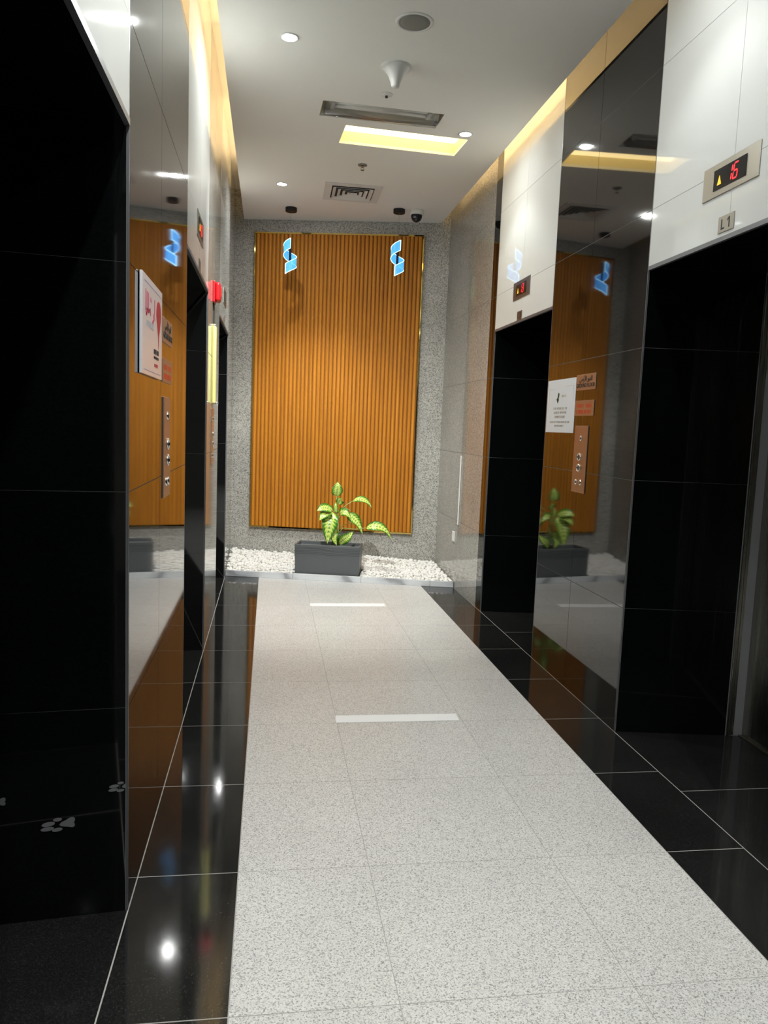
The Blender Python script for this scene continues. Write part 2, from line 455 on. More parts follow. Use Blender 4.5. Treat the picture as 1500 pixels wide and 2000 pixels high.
# fluorescent batten in its recess
tl = recess('batten_light', TUBE, mat('olive_recess_paint', (.86, .82, .64), .7), mat('grey_recess_top', (.88, .85, .78), .6), 'unlit fluorescent batten with clear cover in a ceiling recess', 'ceiling light')
box('tray', -.33, .33, -.075, .075, .060, .088, mat('grey_tray', (.90, .87, .82), .4), tl, .004)
for y in (-.03, .03):
    bm = bmesh.new(); bm_tube(bm, [(-.29, y, .038), (.29, y, .038)], .013, 12); link('tube', bm, mat('tube_glass', (.93, .93, .91), .2), tl, True)
for x in (-.305, .305): box('lamp_holder', x - .012, x + .012, -.05, .05, .02, .060, PLASTIC, tl, .002)
box('gear_box', .16, .22, -.078, -.05, .035, .060, BLACKP, tl, .002)
def clear_cover():
    bm = bmesh.new(); prof = []
    for i in range(17):
        a = math.pi * i / 16
        prof.append((-.098 * math.cos(a) if True else 0, .058 - .088 * math.sin(a) ** .6))
    N = len(prof)
    A = [bm.verts.new((-.352, y, z)) for y, z in prof]; B = [bm.verts.new((.352, y, z)) for y, z in prof]
    for i in range(N - 1): bm.faces.new((A[i], A[i + 1], B[i + 1], B[i]))
    bm.faces.new(A); bm.faces.new(B)
    return bm
gl = bpy.data.materials.new('clear_cover'); n_, l_, b_ = nodes_of(gl)
tr = n_.new('ShaderNodeBsdfTransparent'); gb = n_.new('ShaderNodeBsdfGlossy'); gb.inputs['Roughness'].default_value = .06
fr = n_.new('ShaderNodeFresnel'); fr.inputs['IOR'].default_value = 1.5; ms = n_.new('ShaderNodeMixShader')
tr.inputs[0].default_value = (.93, .92, .9, 1)
df = n_.new('ShaderNodeBsdfDiffuse'); df.inputs[0].default_value = (.85, .83, .8, 1); m0 = n_.new('ShaderNodeMixShader'); m0.inputs[0].default_value = .13
l_.new(tr.outputs[0], m0.inputs[1]); l_.new(df.outputs[0], m0.inputs[2])
l_.new(fr.outputs[0], ms.inputs[0]); l_.new(m0.outputs[0], ms.inputs[1]); l_.new(gb.outputs[0], ms.inputs[2]); l_.new(ms.outputs[0], n_['Material Output'].inputs[0])
link('clear_cover', clear_cover(), gl, tl, True)
box('cover_rim', -.356, .356, -.104, -.097, .050, .060, PLASTIC, tl)
box('cover_rim', -.356, .356, .097, .104, .050, .060, PLASTIC, tl)

# downlights
DL_E = mat('downlight_lens', (1, 1, 1), .4, emit=(1, .98, .96), es=60)
def downlight(x, y, label, watts=1.0, spill=17.0, aim=None, cone=104):
    t = thing('downlight', label, 'ceiling light', (x, y, ZC), 0, 'recessed downlights')
    bm = bmesh.new(); bm_lathe(bm, [(.036, -.0005), (.0465, -.0005), (.048, -.004), (.046, -.006), (.038, -.005), (.036, -.0005)], 40, cap=False); link('trim_ring', bm, PLASTIC, t, True)
    bm = bmesh.new(); bm_lathe(bm, [(.0, -.0005), (.036, -.0005), (.036, -.003), (0, -.003)], 32, cap=False); link('lens', bm, DL_E, t)
    ld = bpy.data.lights.new('downlight_beam', 'SPOT'); ld.energy = DOWNLIGHT_W * watts; ld.color = (.97, 1, .975)
    ld.spot_size = math.radians(cone); ld.spot_blend = .8 if aim else .45; ld.shadow_soft_size = .022
    lo = bpy.data.objects.new('downlight_beam', ld); COL.objects.link(lo); lo.parent = t; lo.location = (0, 0, -.04)
    if aim: lo.rotation_euler = (Vector(aim) - Vector((x, y, ZC - .04))).to_track_quat('-Z', 'Y').to_euler()
    ld = bpy.data.lights.new('downlight_spill', 'AREA'); ld.shape = 'DISK'; ld.size = .07; ld.energy = spill; ld.color = (.97, 1, .975)
    lo = bpy.data.objects.new('downlight_spill', ld); COL.objects.link(lo); lo.parent = t; lo.location = (0, 0, -.008)
downlight(.057, 4.153, 'downlight left of the ceiling speaker', 4.6, 18, (.5, 6.75, .2), 80)
downlight(.057, 6.581, 'downlight beside the air vent', 2.0, 7, (.42, 7.1, .2), 78)
downlight(1.236, 5.175, 'downlight at the corner of the glowing recess', .25, 4)
downlight(1.236, 2.75, 'downlight above the near right lift', .19, 4)
downlight(.057, 1.72, 'downlight above the nearest left lift', 1.6, 8)
downlight(1.236, .33, 'downlight overhead on the right, behind the view')
downlight(.057, -.70, 'downlight overhead on the left, behind the view')

# ceiling speaker
t = thing('ceiling_speaker', 'round grey flush ceiling speaker', 'speaker', (.648, 3.872, ZC))
bm = bmesh.new(); bm_lathe(bm, [(.076, 0), (.092, 0), (.092, -.003), (.084, -.006), (.076, -.004), (.076, 0)], 48, cap=False); link('bezel', bm, PLASTIC, t, True)
bm = bmesh.new(); bm_lathe(bm, [(0, -.001), (.077, -.001), (.077, -.003), (.05, -.0055), (0, -.0065)], 48, cap=False); link('grille', bm, mat('grey_speaker_mesh', (.24, .24, .21), .7), t, True)

# cone detector
t = thing('cone_fitting', 'white trumpet shaped fitting hanging from the ceiling', 'detector', (.636, 4.35, ZC))
prof = [(.080, 0), (.081, -.006), (.074, -.010), (.055, -.026), (.040, -.048), (.029, -.075), (.023, -.098), (.020, -.104), (0, -.106)]
bm = bmesh.new(); bm_lathe(bm, prof, 40, cap=False); link('cone', bm, mat('cone_plastic', (.70, .70, .68), .3), t, True)
bm = bmesh.new(); bm_lathe(bm, [(.084, 0), (.084, -.004), (.078, -.005), (.078, 0)], 40, cap=False); link('base_ring', bm, PLASTIC, t, True)

# sprinkler heads
def sprinkler(x, y, label, m, white):
    t = thing('sprinkler_head', label, 'sprinkler', (x, y, ZC))
    bm = bmesh.new(); bm_lathe(bm, [(.0, -.0005), (.036, -.0005), (.034, -.006), (.014, -.010), (0, -.010)], 32, cap=False); link('rosette', bm, m, t, True)
    bm = bmesh.new(); bm_lathe(bm, [(.008, -.010), (.008, -.020), (0, -.020)], 16, cap=False); link('neck', bm, m if not white else BLACKP, t, True)
    if not white:
        for s in (-1, 1):
            bm = bmesh.new(); bm_tube(bm, [(s * .007, 0, -.018), (s * .013, 0, -.026), (s * .004, 0, -.037)], .0024, 6); link('arm', bm, m, t)
        bm = bmesh.new(); bm_lathe(bm, [(0, -.037), (.014, -.037), (.014, -.040), (0, -.040)], 20, cap=False); link('deflector', bm, m, t)
sprinkler(.645, 5.953, 'chrome sprinkler head between the glowing recess and the air vent', mat('dark_chrome', (.30, .29, .27), .25, metal=1), False)
sprinkler(.637, 4.70, 'small white detector disc beside the batten recess', PLASTIC, True)

# air vent
t = thing('air_vent', 'square white four-way air vent in the ceiling', 'air vent', (.64, 6.655, ZC), math.radians(-1))
def ring(bm, a, b, z0, z1):
    # square ring from half width a (low, z1) to b (high, z0): a sloping blade
    for k in range(4):
        c, s = round(math.cos(k * math.pi / 2)), round(math.sin(k * math.pi / 2))
        P = lambda x, y, z: bm.verts.new((x * c - y * s, x * s + y * c, z))
        q = [P(-a, -a, z1), P(a, -a, z1), P(b, -b, z0), P(-b, -b, z0)]
        q2 = [P(-a, -a, z1 + .0025), P(a, -a, z1 + .0025), P(b, -b, z0 + .0025), P(-b, -b, z0 + .0025)]
        bm.faces.new(q); bm.faces.new(q2[::-1])
        for i in range(4): bm.faces.new((q[i], q[(i + 1) % 4], q2[(i + 1) % 4], q2[i]))
bm = bmesh.new(); bm_box(bm, -.19, .19, -.19, .19, -.0015, -.0005); link('backing', bm, mat('vent_dark', (.035, .035, .035), .8), t)
bm = bmesh.new()
for k in range(4):
    c, s = round(math.cos(k * math.pi / 2)), round(math.sin(k * math.pi / 2))
    pts = [(-.235, -.235), (.235, -.235), (.175, -.175), (-.175, -.175)]
    bm_prism(bm, [(x * c - y * s, x * s + y * c) for x, y in pts], -.008, -.0002)
link('frame', bm, mat('vent_white', (.70, .70, .68), .5), t)
for a, b in ((.165, .138), (.122, .098), (.082, .058), (.042, .016)):
    bm = bmesh.new(); ring(bm, a, b, -.004, -.017); link('louvre', bm, mat('vent_white', (.7, .7, .68), .5), t)
bm = bmesh.new(); bm_box(bm, -.016, .016, -.016, .016, -.009, -.003); link('louvre', bm, mat('vent_white', (.7, .7, .68), .5), t)

# dome camera
t = thing('dome_camera', 'dark dome security camera on a white base by the right pendant', 'camera', (1.265, 7.03, ZC))
bm = bmesh.new(); bm_lathe(bm, [(0, 0), (.066, 0), (.068, -.020), (.064, -.034), (.052, -.040), (0, -.040)], 40, cap=False); link('base', bm, PLASTIC, t, True)
bm = bmesh.new(); bm_lathe(bm, [(.051, -.040)] + [(.051 * math.cos(a), -.044 - .058 * math.sin(a)) for a in [i * math.pi / 24 for i in range(12)]] + [(0, -.102)], 40, cap=False)
link('dome', bm, mat('smoked_dome', (.006, .007, .012), .05), t, True)
bm = bmesh.new(); bm_lathe(bm, [(.014, .0), (.014, -.01), (0, -.012)], 16, (-.02, -.035, -.062), cap=False); link('lens', bm, mat('lens_glass', (.25, .25, .28), .1), t, True)

# ------------------------------------------------------------------ pendants
ACR = bpy.data.materials.new('blue_acrylic'); n_, l_, b_ = nodes_of(ACR)
b_.inputs['Base Color'].default_value = (.10, .35, .7, 1); b_.inputs['Roughness'].default_value = .15
b_.inputs['Emission Color'].default_value = (.07, .40, .95, 1); b_.inputs['Emission Strength'].default_value = 1.0
b_.inputs['Alpha'].default_value = .62
EDGE = mat('ice_blue_edge_light', (.5, .8, 1), .3, emit=(.42, .78, 1), es=2.6)
def pendant(x, y, ph, label):
    t = thing('pendant_lamp', label, 'pendant lamp', (x, y, ZC), 0, 'blue spiral pendants')
    bm = bmesh.new(); bm_lathe(bm, [(0, 0), (.051, 0), (.052, -.002), (.052, -.033), (.050, -.035), (0, -.035)], 40, cap=False); link('canopy', bm, BLACKP, t)
    bm = bmesh.new(); bm_tube(bm, [(0, 0, -.035), (0, 0, -.30)], .0012, 6); link('cable', bm, mat('grey_cable', (.25, .25, .25), .5), t)
    bm = bmesh.new(); bm_lathe(bm, [(0, -.275), (.011, -.277), (.011, -.50), (0, -.502)], 16, cap=False); link('rod', bm, BLACKP, t, True)
    N = 56; R_ = .060; top, low = [], []
    for i in range(N + 1):
        u = i / N
        a = ph + 2 * math.pi * 1.12 * u
        px, py = -R_ * math.sin(a), -R_ * math.cos(a)
        z = -.278 - .225 * u
        top.append((px, py, z)); low.append((px, py, z - .088))
    bm = bmesh.new()
    for k in (1.0, .965):
        A = [bm.verts.new((p[0] * k, p[1] * k, p[2])) for p in top]; B = [bm.verts.new((p[0] * k, p[1] * k, p[2])) for p in low]
        for i in range(N): bm.faces.new((A[i], A[i + 1], B[i + 1], B[i]))
    ri = link('ribbon', bm, ACR, t, True)
    for e in (top, low): 
        bm = bmesh.new(); bm_tube(bm, e, .0026, 6); link('edge_light', bm, EDGE, ri, True)
    for i in (0, N):
        bm = bmesh.new(); bm_tube(bm, [top[i], low[i]], .0042 if i else .003, 6); link('edge_light', bm, EDGE, ri, True)
    for u in (0.02, .98):
        i = int(u * N); bm = bmesh.new(); bm_tube(bm, [(0, 0, top[i][2] - .044), (top[i][0], top[i][1], top[i][2] - .044)], .003, 6); link('arm', bm, BLACKP, t)
pendant(.152, 7.267, .0, 'left spiral pendant glowing blue in front of the wood slats')
pendant(1.107, 7.036, -.25, 'right spiral pendant glowing blue beside the dome camera')

# ------------------------------------------------------------------ wood slat panel
PX0 = ((-.174 - XL)) / math.cos(TH); PX1 = ((1.419 - XL)) / math.cos(TH); PZ0, PZ1 = .356, 3.218
wp = thing('slat_panel', 'tall orange wood slat panel in a gold mirror frame', 'wall panel', BO, TH)
box('backing_board', PX0, PX1, -.022, -.0005, PZ0, PZ1, WOOD_BACK, wp)
NS = 41; fr_ = .016; pitch = (PX1 - PX0 - 2 * fr_) / NS
bm = bmesh.new()
w = pitch * .80
prof = [(-w / 2, 0), (-w / 2, -.006), (-w * .40, -.0125), (-w * .2, -.016), (0, -.017), (w * .2, -.016), (w * .40, -.0125), (w / 2, -.006), (w / 2, 0)]
bm_prism(bm, prof, PZ0 + fr_, PZ1 - fr_)
bmesh.ops.recalc_face_normals(bm, faces=bm.faces[:])
sm = bpy.data.meshes.new('slat'); bm.to_mesh(sm); bm.free(); sm.materials.append(WOOD)
for i in range(NS):
    o = bpy.data.objects.new('slat', sm); COL.objects.link(o); o.parent = wp
    o.location = (PX0 + fr_ + pitch * (i + .5), -.022, 0)
for nm, a in (('top', (PX0, PX1, PZ1 - fr_ + .002, PZ1)), ('bottom', (PX0, PX1, PZ0, PZ0 + fr_ - .002)), ('l', (PX0, PX0 + fr_ - .003, PZ0 + fr_, PZ1 - fr_)), ('r', (PX1 - fr_ + .003, PX1, PZ0 + fr_, PZ1 - fr_))):
    box('frame_strip', a[0], a[1], -.036, -.0225, a[2], a[3], GOLD, wp, .0008, 1)

# ------------------------------------------------------------------ kerb, pebbles, planter
KA = math.atan(-.22)
kl = (XR - XL) / math.cos(KA)
kb = thing('stone_kerb', 'low grey veined marble kerb in front of the white pebbles', 'kerb', (XL, kerb_y(XL), 0), KA)
cuts = [0.002, .62, 1.24, 1.86, kl - .004]
for a, b in zip(cuts, cuts[1:]):
    box('kerb_stone', a + .001, b - .001, 0, .022, .0005, .054, MARBLE, kb, .002)
bm = bmesh.new(); bm_prism(bm, [(XL + .003, kerb_y(XL) + .03), (XR - .003, kerb_y(XR) + .03), (XR - .003, yb(XR) - .003), (XL + .003, yb(XL) - .003)], .0005, .030)
bed = link('gravel_bed', bm, mat('bed_sand', (.62, .60, .56), .9)); tag(bed, 'pale bed of grit under the white pebbles', 'gravel', kind='stuff')

PLX, PLY = .565, 6.955
planter = thing('planter', 'grey rectangular planter box with wavy grooves near the rim', 'planter', (PLX, PLY, .03), TH)
def planter_body():
    bm = bmesh.new()
    w, d, h, t = .298, .125, .288, .016
    def sq(s, dd, z): return [bm.verts.new(c) for c in ((-s, -dd, z), (s, -dd, z), (s, dd, z), (-s, dd, z))]
    R_ = [sq(w - .008, d - .008, 0), sq(w, d, h), sq(w - t, d - t, h), sq(w - t - .004, d - t - .004, h - .035)]
    for A, B in zip(R_, R_[1:]):
        for k in range(4): bm.faces.new((A[k], A[(k + 1) % 4], B[(k + 1) % 4], B[k]))
    bm.faces.new(R_[0][::-1]); bm.faces.new(R_[-1])
    return bm
PLM = mat('slate_grey_planter', (.115, .125, .13), .45)
link('body', planter_body(), PLM, planter, bevel=.004, seg=2)
rnd = random.Random(3)
for k in range(5):
    z = .262 - k * .0145; pts = []
    ph = rnd.uniform(0, 6)
    for i in range(40):
        x = -.292 + .584 * i / 39
        pts.append((x, -.1245 - (-.0) + (.288 - z) * .028, z + .0035 * math.sin(x * 9 + ph) + .002 * math.sin(x * 23 + ph)))
    bm = bmesh.new(); bm_tube(bm, pts, .0022, 6); link('groove_line', bm, mat('dark_groove', (.045, .05, .052), .6), planter, True)
bm = bmesh.new(); bm_box(bm, -.276, .276, -.103, .103, .235, .250); link('soil', bm, mat('dark_soil', (.022, .018, .014), .95), planter)

# pebbles
PEB = []
for i in range(6):
    bm = bmesh.new(); bmesh.ops.create_icosphere(bm, subdivisions=2, radius=1)
    q = random.Random(100 + i)
    for v in bm.verts:
        v.co *= 1 + .10 * math.sin(v.co.x * 3 + i) + .08 * math.sin(v.co.y * 4 + 2 * i) + q.uniform(-.03, .03)
    me = bpy.data.meshes.new('pebble'); bm.to_mesh(me); bm.free()
    for p in me.polygons: p.use_smooth = True
    PEB.append(me)
pm = bpy.data.materials.new('white_pebble'); n_, l_, b_ = nodes_of(pm)
oi = n_.new('ShaderNodeObjectInfo'); rp = mix_ramp(n_, l_, oi.outputs['Random'], [(0, (.70, .67, .62)), (.3, (.80, .78, .74)), (1, (.88, .87, .84))])
l_.new(rp.outputs[0], b_.inputs['Base Color']); b_.inputs['Roughness'].default_value = .55
for me in PEB: me.materials.append(pm)
rnd = random.Random(11)
cand = []
def in_planter(x, y, m=.012):
    dx, dy = x - PLX, y - PLY
    lx = dx * math.cos(TH) + dy * math.sin(TH); ly = -dx * math.sin(TH) + dy * math.cos(TH)
    return abs(lx) < .298 + m and abs(ly) < .125 + m
step = .0265
y = 6.5
while y < 7.9:
    x = XL + .018
    while x < XR - .016:
        px, py = x + rnd.uniform(-.009, .009), y + rnd.uniform(-.009, .009)
        x += step
        if py < kerb_y(px) + .036 or py > yb(px) - .018 or px < XL + .016 or px > XR - .016 or in_planter(px, py): continue
        d = (py - kerb_y(px)) / .85
        lev = .043 + .050 * d + .012 * math.sin(px * 5 + py * 3) * d + (.02 * d if px < .25 else 0)
        cand.append((px, py, lev + rnd.uniform(-.004, .006), d))
    y += step * .9
lay2 = [(a + rnd.uniform(-.01, .01), b + .012, c + .017, d) for a, b, c, d in cand if rnd.random() < .5 and not in_planter(a, b, .03) and b + .012 < yb(a) - .03 and b > kerb_y(a) + .055 and XL + .03 < a < XR - .03]
cand += lay2
# the pebbles nearest the viewer show largest
cand.sort(key=lambda c: c[1] - .35 * c[2] + .22 * c[0])
def place(c):
    s = rnd.uniform(.0125, .0175)
    return Matrix.Translation(c[:3]) @ Matrix.Rotation(rnd.uniform(0, 6.28), 4, 'Z') @ Matrix.Rotation(rnd.uniform(-.4, .4), 4, 'X') @ Matrix.Diagonal((s * rnd.uniform(1, 1.35), s, s * rnd.uniform(.65, .9), 1))
V_, F_ = [], []
for i, c in enumerate(cand):
    M_ = place(c); me = PEB[i % 6]
    if i < 300:
        o = bpy.data.objects.new('pebble', me); COL.objects.link(o); o.matrix_world = M_
        tag(o, 'small white pebble in the front rows behind the marble kerb', 'pebble', 'white pebbles along the kerb')
    else:
        k = len(V_)
        V_ += [M_ @ v.co for v in me.vertices]; F_ += [[k + j for j in p.vertices] for p in me.polygons]
me = bpy.data.meshes.new('pebble_bed'); me.from_pydata(V_, [], F_)
o = link_mesh('pebble_bed', me, pm, smooth=True); tag(o, 'heaped white pebbles filling the bed back to the granite wall', 'pebbles', kind='stuff')

# ------------------------------------------------------------------ plant
lm = bpy.data.materials.new('variegated_leaf'); n_, l_, b_ = nodes_of(lm)
uv = n_.new('ShaderNodeUVMap'); sp = n_.new('ShaderNodeSeparateXYZ'); l_.new(uv.outputs[0], sp.inputs[0])
def mth(op, a, b=None, c=None):
    q = n_.new('ShaderNodeMath'); q.operation = op
    for i, s in enumerate((a, b, c)):
        if s is None: continue
        if isinstance(s, (int, float)): q.inputs[i].default_value = s
        else: l_.new(s, q.inputs[i])
    return q.outputs[0]
au = mth('ABSOLUTE', sp.outputs[0])                                 # 0 midrib .. 1 edge
vein = mth('SINE', mth('MULTIPLY', mth('SUBTRACT', sp.outputs[1], mth('MULTIPLY', au, .16)), 62))
nz = noise(n_, l_, uv.outputs[0], 5, 3)
val = mth('ADD', mth('ADD', mth('MULTIPLY', au, 1.0), mth('MULTIPLY', vein, .14)), mth('MULTIPLY', mth('SUBTRACT', nz.outputs['Fac'], .5), .7))
rp = mix_ramp(n_, l_, val, [(0.02, (.16, .36, .04)), (0.10, (.84, .90, .30)), (0.42, (.64, .80, .14)), (0.66, (.13, .34, .03)), (0.95, (.035, .15, .015))])
l_.new(rp.outputs[0], b_.inputs['Base Color']); b_.inputs['Roughness'].default_value = .32
b_.inputs['Subsurface Weight'].default_value = 0.0
STEM = mat('pale_green_stem', (.40, .52, .16), .45)
def Q(px, py, dy=0.0):
    """plant sketch grid -> metres (grid step is about 4.8 mm), dy = nearer (-) or further (+)"""
    return Vector((.62 + (px - 658) * .0049 + (py - 942) * .00017, 6.965 + dy, .881 - (py - 942) * .00473))
plant = thing('potted_plant', 'leafy plant with yellow-green variegated leaves growing from the grey planter', 'plant', (PLX + .07, PLY, .28))
def leaf(pts, width, face, curl=.25):
    """pts: midrib points, width: half width, face: direction the upper side looks to"""
    pts = [Vector(p) for p in pts]; N = 14; K = 6; width *= 1.15
    mid = []
    for i in range(N + 1):            # Catmull-Rom through the midrib
        u = i / N * (len(pts) - 1); j = min(int(u), len(pts) - 2); f = u - j
        p0, p1, p2, p3 = pts[max(j - 1, 0)], pts[j], pts[j + 1], pts[min(j + 2, len(pts) - 1)]
        mid.append(.5 * ((2 * p1) + (-p0 + p2) * f + (2 * p0 - 5 * p1 + 4 * p2 - p3) * f * f + (-p0 + 3 * p1 - 3 * p2 + p3) * f ** 3))
    bm = bmesh.new(); uvl = bm.loops.layers.uv.new('UVMap'); grid = []; face = Vector(face).normalized()
    for i, p in enumerate(mid):
        t = (mid[min(i + 1, N)] - mid[max(i - 1, 0)]).normalized()
        s = t.cross(face).normalized(); nn = s.cross(t).normalized()
        v = i / N
        wd = width * (math.sin(math.pi * min(1, v * 1.02 + .02) ** .78)) ** .85 if 0 < i < N else width * (.06 if i == 0 else .01)
        row = []
        for k in range(-K, K + 1):
            q = k / K
            row.append((bm.verts.new(p + s * (wd * q) + nn * (curl * wd * (abs(q) ** 1.4) * .9 + .006 * math.sin(9 * v + 2 * q) * abs(q) * (width / .05))), q, v))
        grid.append(row)
    for A, B in zip(grid, grid[1:]):
        for k in range(2 * K):
            q = (A[k], A[k + 1], B[k + 1], B[k])
            f = bm.faces.new([x[0] for x in q])
            for lp, x in zip(f.loops, q): lp[uvl].uv = (x[1], x[2])
    me = bpy.data.meshes.new('leaf'); bm.to_mesh(me); bm.free()
    o = link_mesh('leaf', me, lm, plant, True); o.matrix_parent_inverse = Matrix.Translation(plant.location).inverted()
    sd = o.modifiers.new('thickness', 'SOLIDIFY'); sd.thickness = .0012
    return o
def stem(pts, rad):
    bm = bmesh.new(); bm_tube(bm, pts, rad, 8); o = link('stem', bm, STEM, plant, True)
    o.matrix_parent_inverse = Matrix.Translation(plant.location).inverted()
base = Q(655, 1062, -.0)
stem([base, Q(655, 1040), Q(657, 1015), Q(657, 990), Q(657, 968)], [.012, .011, .009, .007, .004])
stem([Q(660, 1064, -.01), Q(659, 1045, -.01), Q(660, 1020, -.005)], [.010, .009, .006])
stem([Q(648, 1064, -.01), Q(651, 1040, -.02), Q(653, 1020, -.02)], [.008, .007, .005])
leaf([Q(657, 968), Q(657.5, 960, -.02), Q(658.5, 950, -.025), Q(659, 940, -.01)], .046, (.1, -1, .35), .2)      # top
leaf([Q(660, 983, -.02), Q(662, 978, -.035), Q(663, 974, -.05), Q(665, 971, -.06)], .034, (.1, -1, .5), .3)
leaf([Q(656, 1000, -.02), Q(655, 993, -.03), Q(655, 986, -.03), Q(656, 979, -.01)], .020, (-.2, -1, .2), .4)
stem([Q(658, 1002), Q(666, 994, -.01), Q(676, 984, -.02), Q(688, 976, -.03)], [.005, .004, .0035, .003])
leaf([Q(687, 977, -.03), Q(697, 972, -.05), Q(708, 974, -.07), Q(716, 980, -.08), Q(720, 988, -.085)], .036, (.25, -.62, .8), .1)
stem([Q(657, 1012), Q(652, 998, -.03), Q(648, 996, -.05)], [.005, .004, .003])
leaf([Q(648, 997, -.05), Q(640, 991, -.08), Q(629, 990, -.10), Q(618, 996, -.11)], .046, (-.15, -.75, .65), .15)
leaf([Q(646, 1000, -.06), Q(638, 1000, -.10), Q(629, 1005, -.13), Q(622, 1014, -.14)], .040, (-.2, -.7, .7), .15)
stem([Q(656, 1030), Q(652, 1010, -.04), Q(646, 1002, -.06)], [.005, .004, .003])
leaf([Q(649, 999, -.05), Q(644, 1012, -.10), Q(640, 1032, -.13), Q(637, 1058, -.13)], .064, (-.1, -1, .25), .22)
leaf([Q(655, 1030, -.05), Q(650, 1038, -.09), Q(650, 1048, -.11), Q(655, 1062, -.115)], .040, (.2, -1, .2), .3)
stem([Q(659, 1020), Q(662, 1008, -.02), Q(665, 1002, -.03)], [.004, .0035, .003])
leaf([Q(663, 1003, -.03), Q(668, 998, -.05), Q(675, 1001, -.07), Q(682, 1010, -.08)], .036, (.1, -.9, .5), .2)
stem([Q(659, 1010), Q(668, 996, .01), Q(676, 992, .0), Q(684, 996, -.01)], [.004, .003, .0028, .0025])
leaf([Q(676, 1004, -.01), Q(687, 1010, -.02), Q(697, 1022, -.04), Q(704, 1040, -.06)], .048, (.45, -.85, .45), .2)
stem([Q(659, 1045), Q(668, 1030, -.02), Q(690, 1031, -.05), Q(711, 1027, -.08)], [.005, .004, .0035, .003])
leaf([Q(711, 1028, -.08), Q(722, 1023, -.10), Q(736, 1024, -.12), Q(748, 1032, -.13), Q(756, 1047, -.13)], .046, (.2, -.72, .7), .12)
leaf([Q(661, 1060, -.05), Q(668, 1051, -.08), Q(677, 1044, -.09), Q(687, 1034, -.08)], .040, (.2, -1, .25), .25)
stem([Q(659, 1050), Q(665, 1028, .02), Q(680, 1022, .03), Q(690, 1024, .03)], [.004, .003, .0025, .002])

# ------------------------------------------------------------------ things fixed to the lift walls
RW, LW = -math.pi / 2, math.pi / 2      # a front-facing build turned to the right / left wall
def on_right(y, z, out=0.0): return (XR - out, y, z)
def on_left(y, z, out=0.0): return (XL + out, y, z)
RED = mat('red_segment', (.3, .0, .0), .4, emit=(1, .02, .03), es=1.6)
AMBER = mat('amber_arrow', (.3, .2, 0), .4, emit=(1, .45, .02), es=1.2)
INK = mat('black_ink', (.02, .02, .02), .6)
def seg_digit(ch, w, h, t, sh):
    on = {'0': 'abcdef', '1': 'bc', '3': 'abcdg', '6': 'acdefg', '8': 'abcdefg'}[ch]
    bm = bmesh.new()
    S = {'a': (-w / 2 + t * .6, w / 2 - t * .6, h / 2 - t / 2, 'h'), 'g': (-w / 2 + t * .6, w / 2 - t * .6, 0, 'h'), 'd': (-w / 2 + t * .6, w / 2 - t * .6, -h / 2 + t / 2, 'h'),
         'f': (t * .6, h / 2 - t * .7, -w / 2 + t / 2, 'v'), 'b': (t * .6, h / 2 - t * .7, w / 2 - t / 2, 'v'), 'e': (-h / 2 + t * .7, -t * .6, -w / 2 + t / 2, 'v'), 'c': (-h / 2 + t * .7, -t * .6, w / 2 - t / 2, 'v')}
    for s in on:
        a, b, c, o = S[s]
        if o == 'h': pts = [(a, c), (a + t / 2, c + t / 2), (b - t / 2, c + t / 2), (b, c), (b - t / 2, c - t / 2), (a + t / 2, c - t / 2)]
        else: pts = [(c, a), (c + t / 2, a + t / 2), (c + t / 2, b - t / 2), (c, b), (c - t / 2, b - t / 2), (c - t / 2, a + t / 2)]
        A = [bm.verts.new((x + sh * z, -.0006, z)) for x, z in pts]; B = [bm.verts.new((x + sh * z, .0004, z)) for x, z in pts]
        bm.faces.new(A); bm.faces.new(B)
        for i in range(6): bm.faces.new((A[i], A[(i + 1) % 6], B[(i + 1) % 6], B[i]))
    return bm
def lift_display(loc, rz, digits, label, w=.352, arrow=True):
    t = thing('floor_display', label, 'floor display', loc, rz, 'lift floor displays')
    box('plate', -w / 2, w / 2, -.004, 0, -.0605, .0605, PLATE, t, .0012)
    sw, sh = .205, .076
    sc = box('screen', -sw / 2, sw / 2, -.0060, -.0042, -sh / 2, sh / 2, mat('dark_display_glass', (.012, .013, .014), .12), t, .0016)
    for i, ch in enumerate(digits):
        o = link('digit', seg_digit(ch, .030, .058, .0052, .16), RED, sc); o.location = (.004 + i * .036, -.0068, 0)
    if arrow:
        bm = bmesh.new(); pts = [(-.013, -.016), (.013, -.016), (0, .018)]
        A = [bm.verts.new((x, -.0006, z)) for x, z in pts]; B = [bm.verts.new((x, .0004, z)) for x, z in pts]
        bm.faces.new(A); bm.faces.new(B)
        for i in range(3): bm.faces.new((A[i], A[(i + 1) % 3], B[(i + 1) % 3], B[i]))
        o = link('arrow', bm, AMBER, sc); o.location = (-.062, -.0068, -.006)
    return t
lift_display(on_right(2.723, 2.374), RW, '16', 'steel floor display showing red 16 and amber arrow above the near right lift')
lift_display(on_right(5.095, 2.358), RW, '13', 'small far floor display above the far right lift', .345)
lift_display(on_left(4.115, 2.359), LW, '13', 'floor display above the middle left lift, seen almost edge on', .32)
lift_display(on_left(6.30, 2.36), LW, '', 'unlit floor display above the farthest left lift', .32, False)
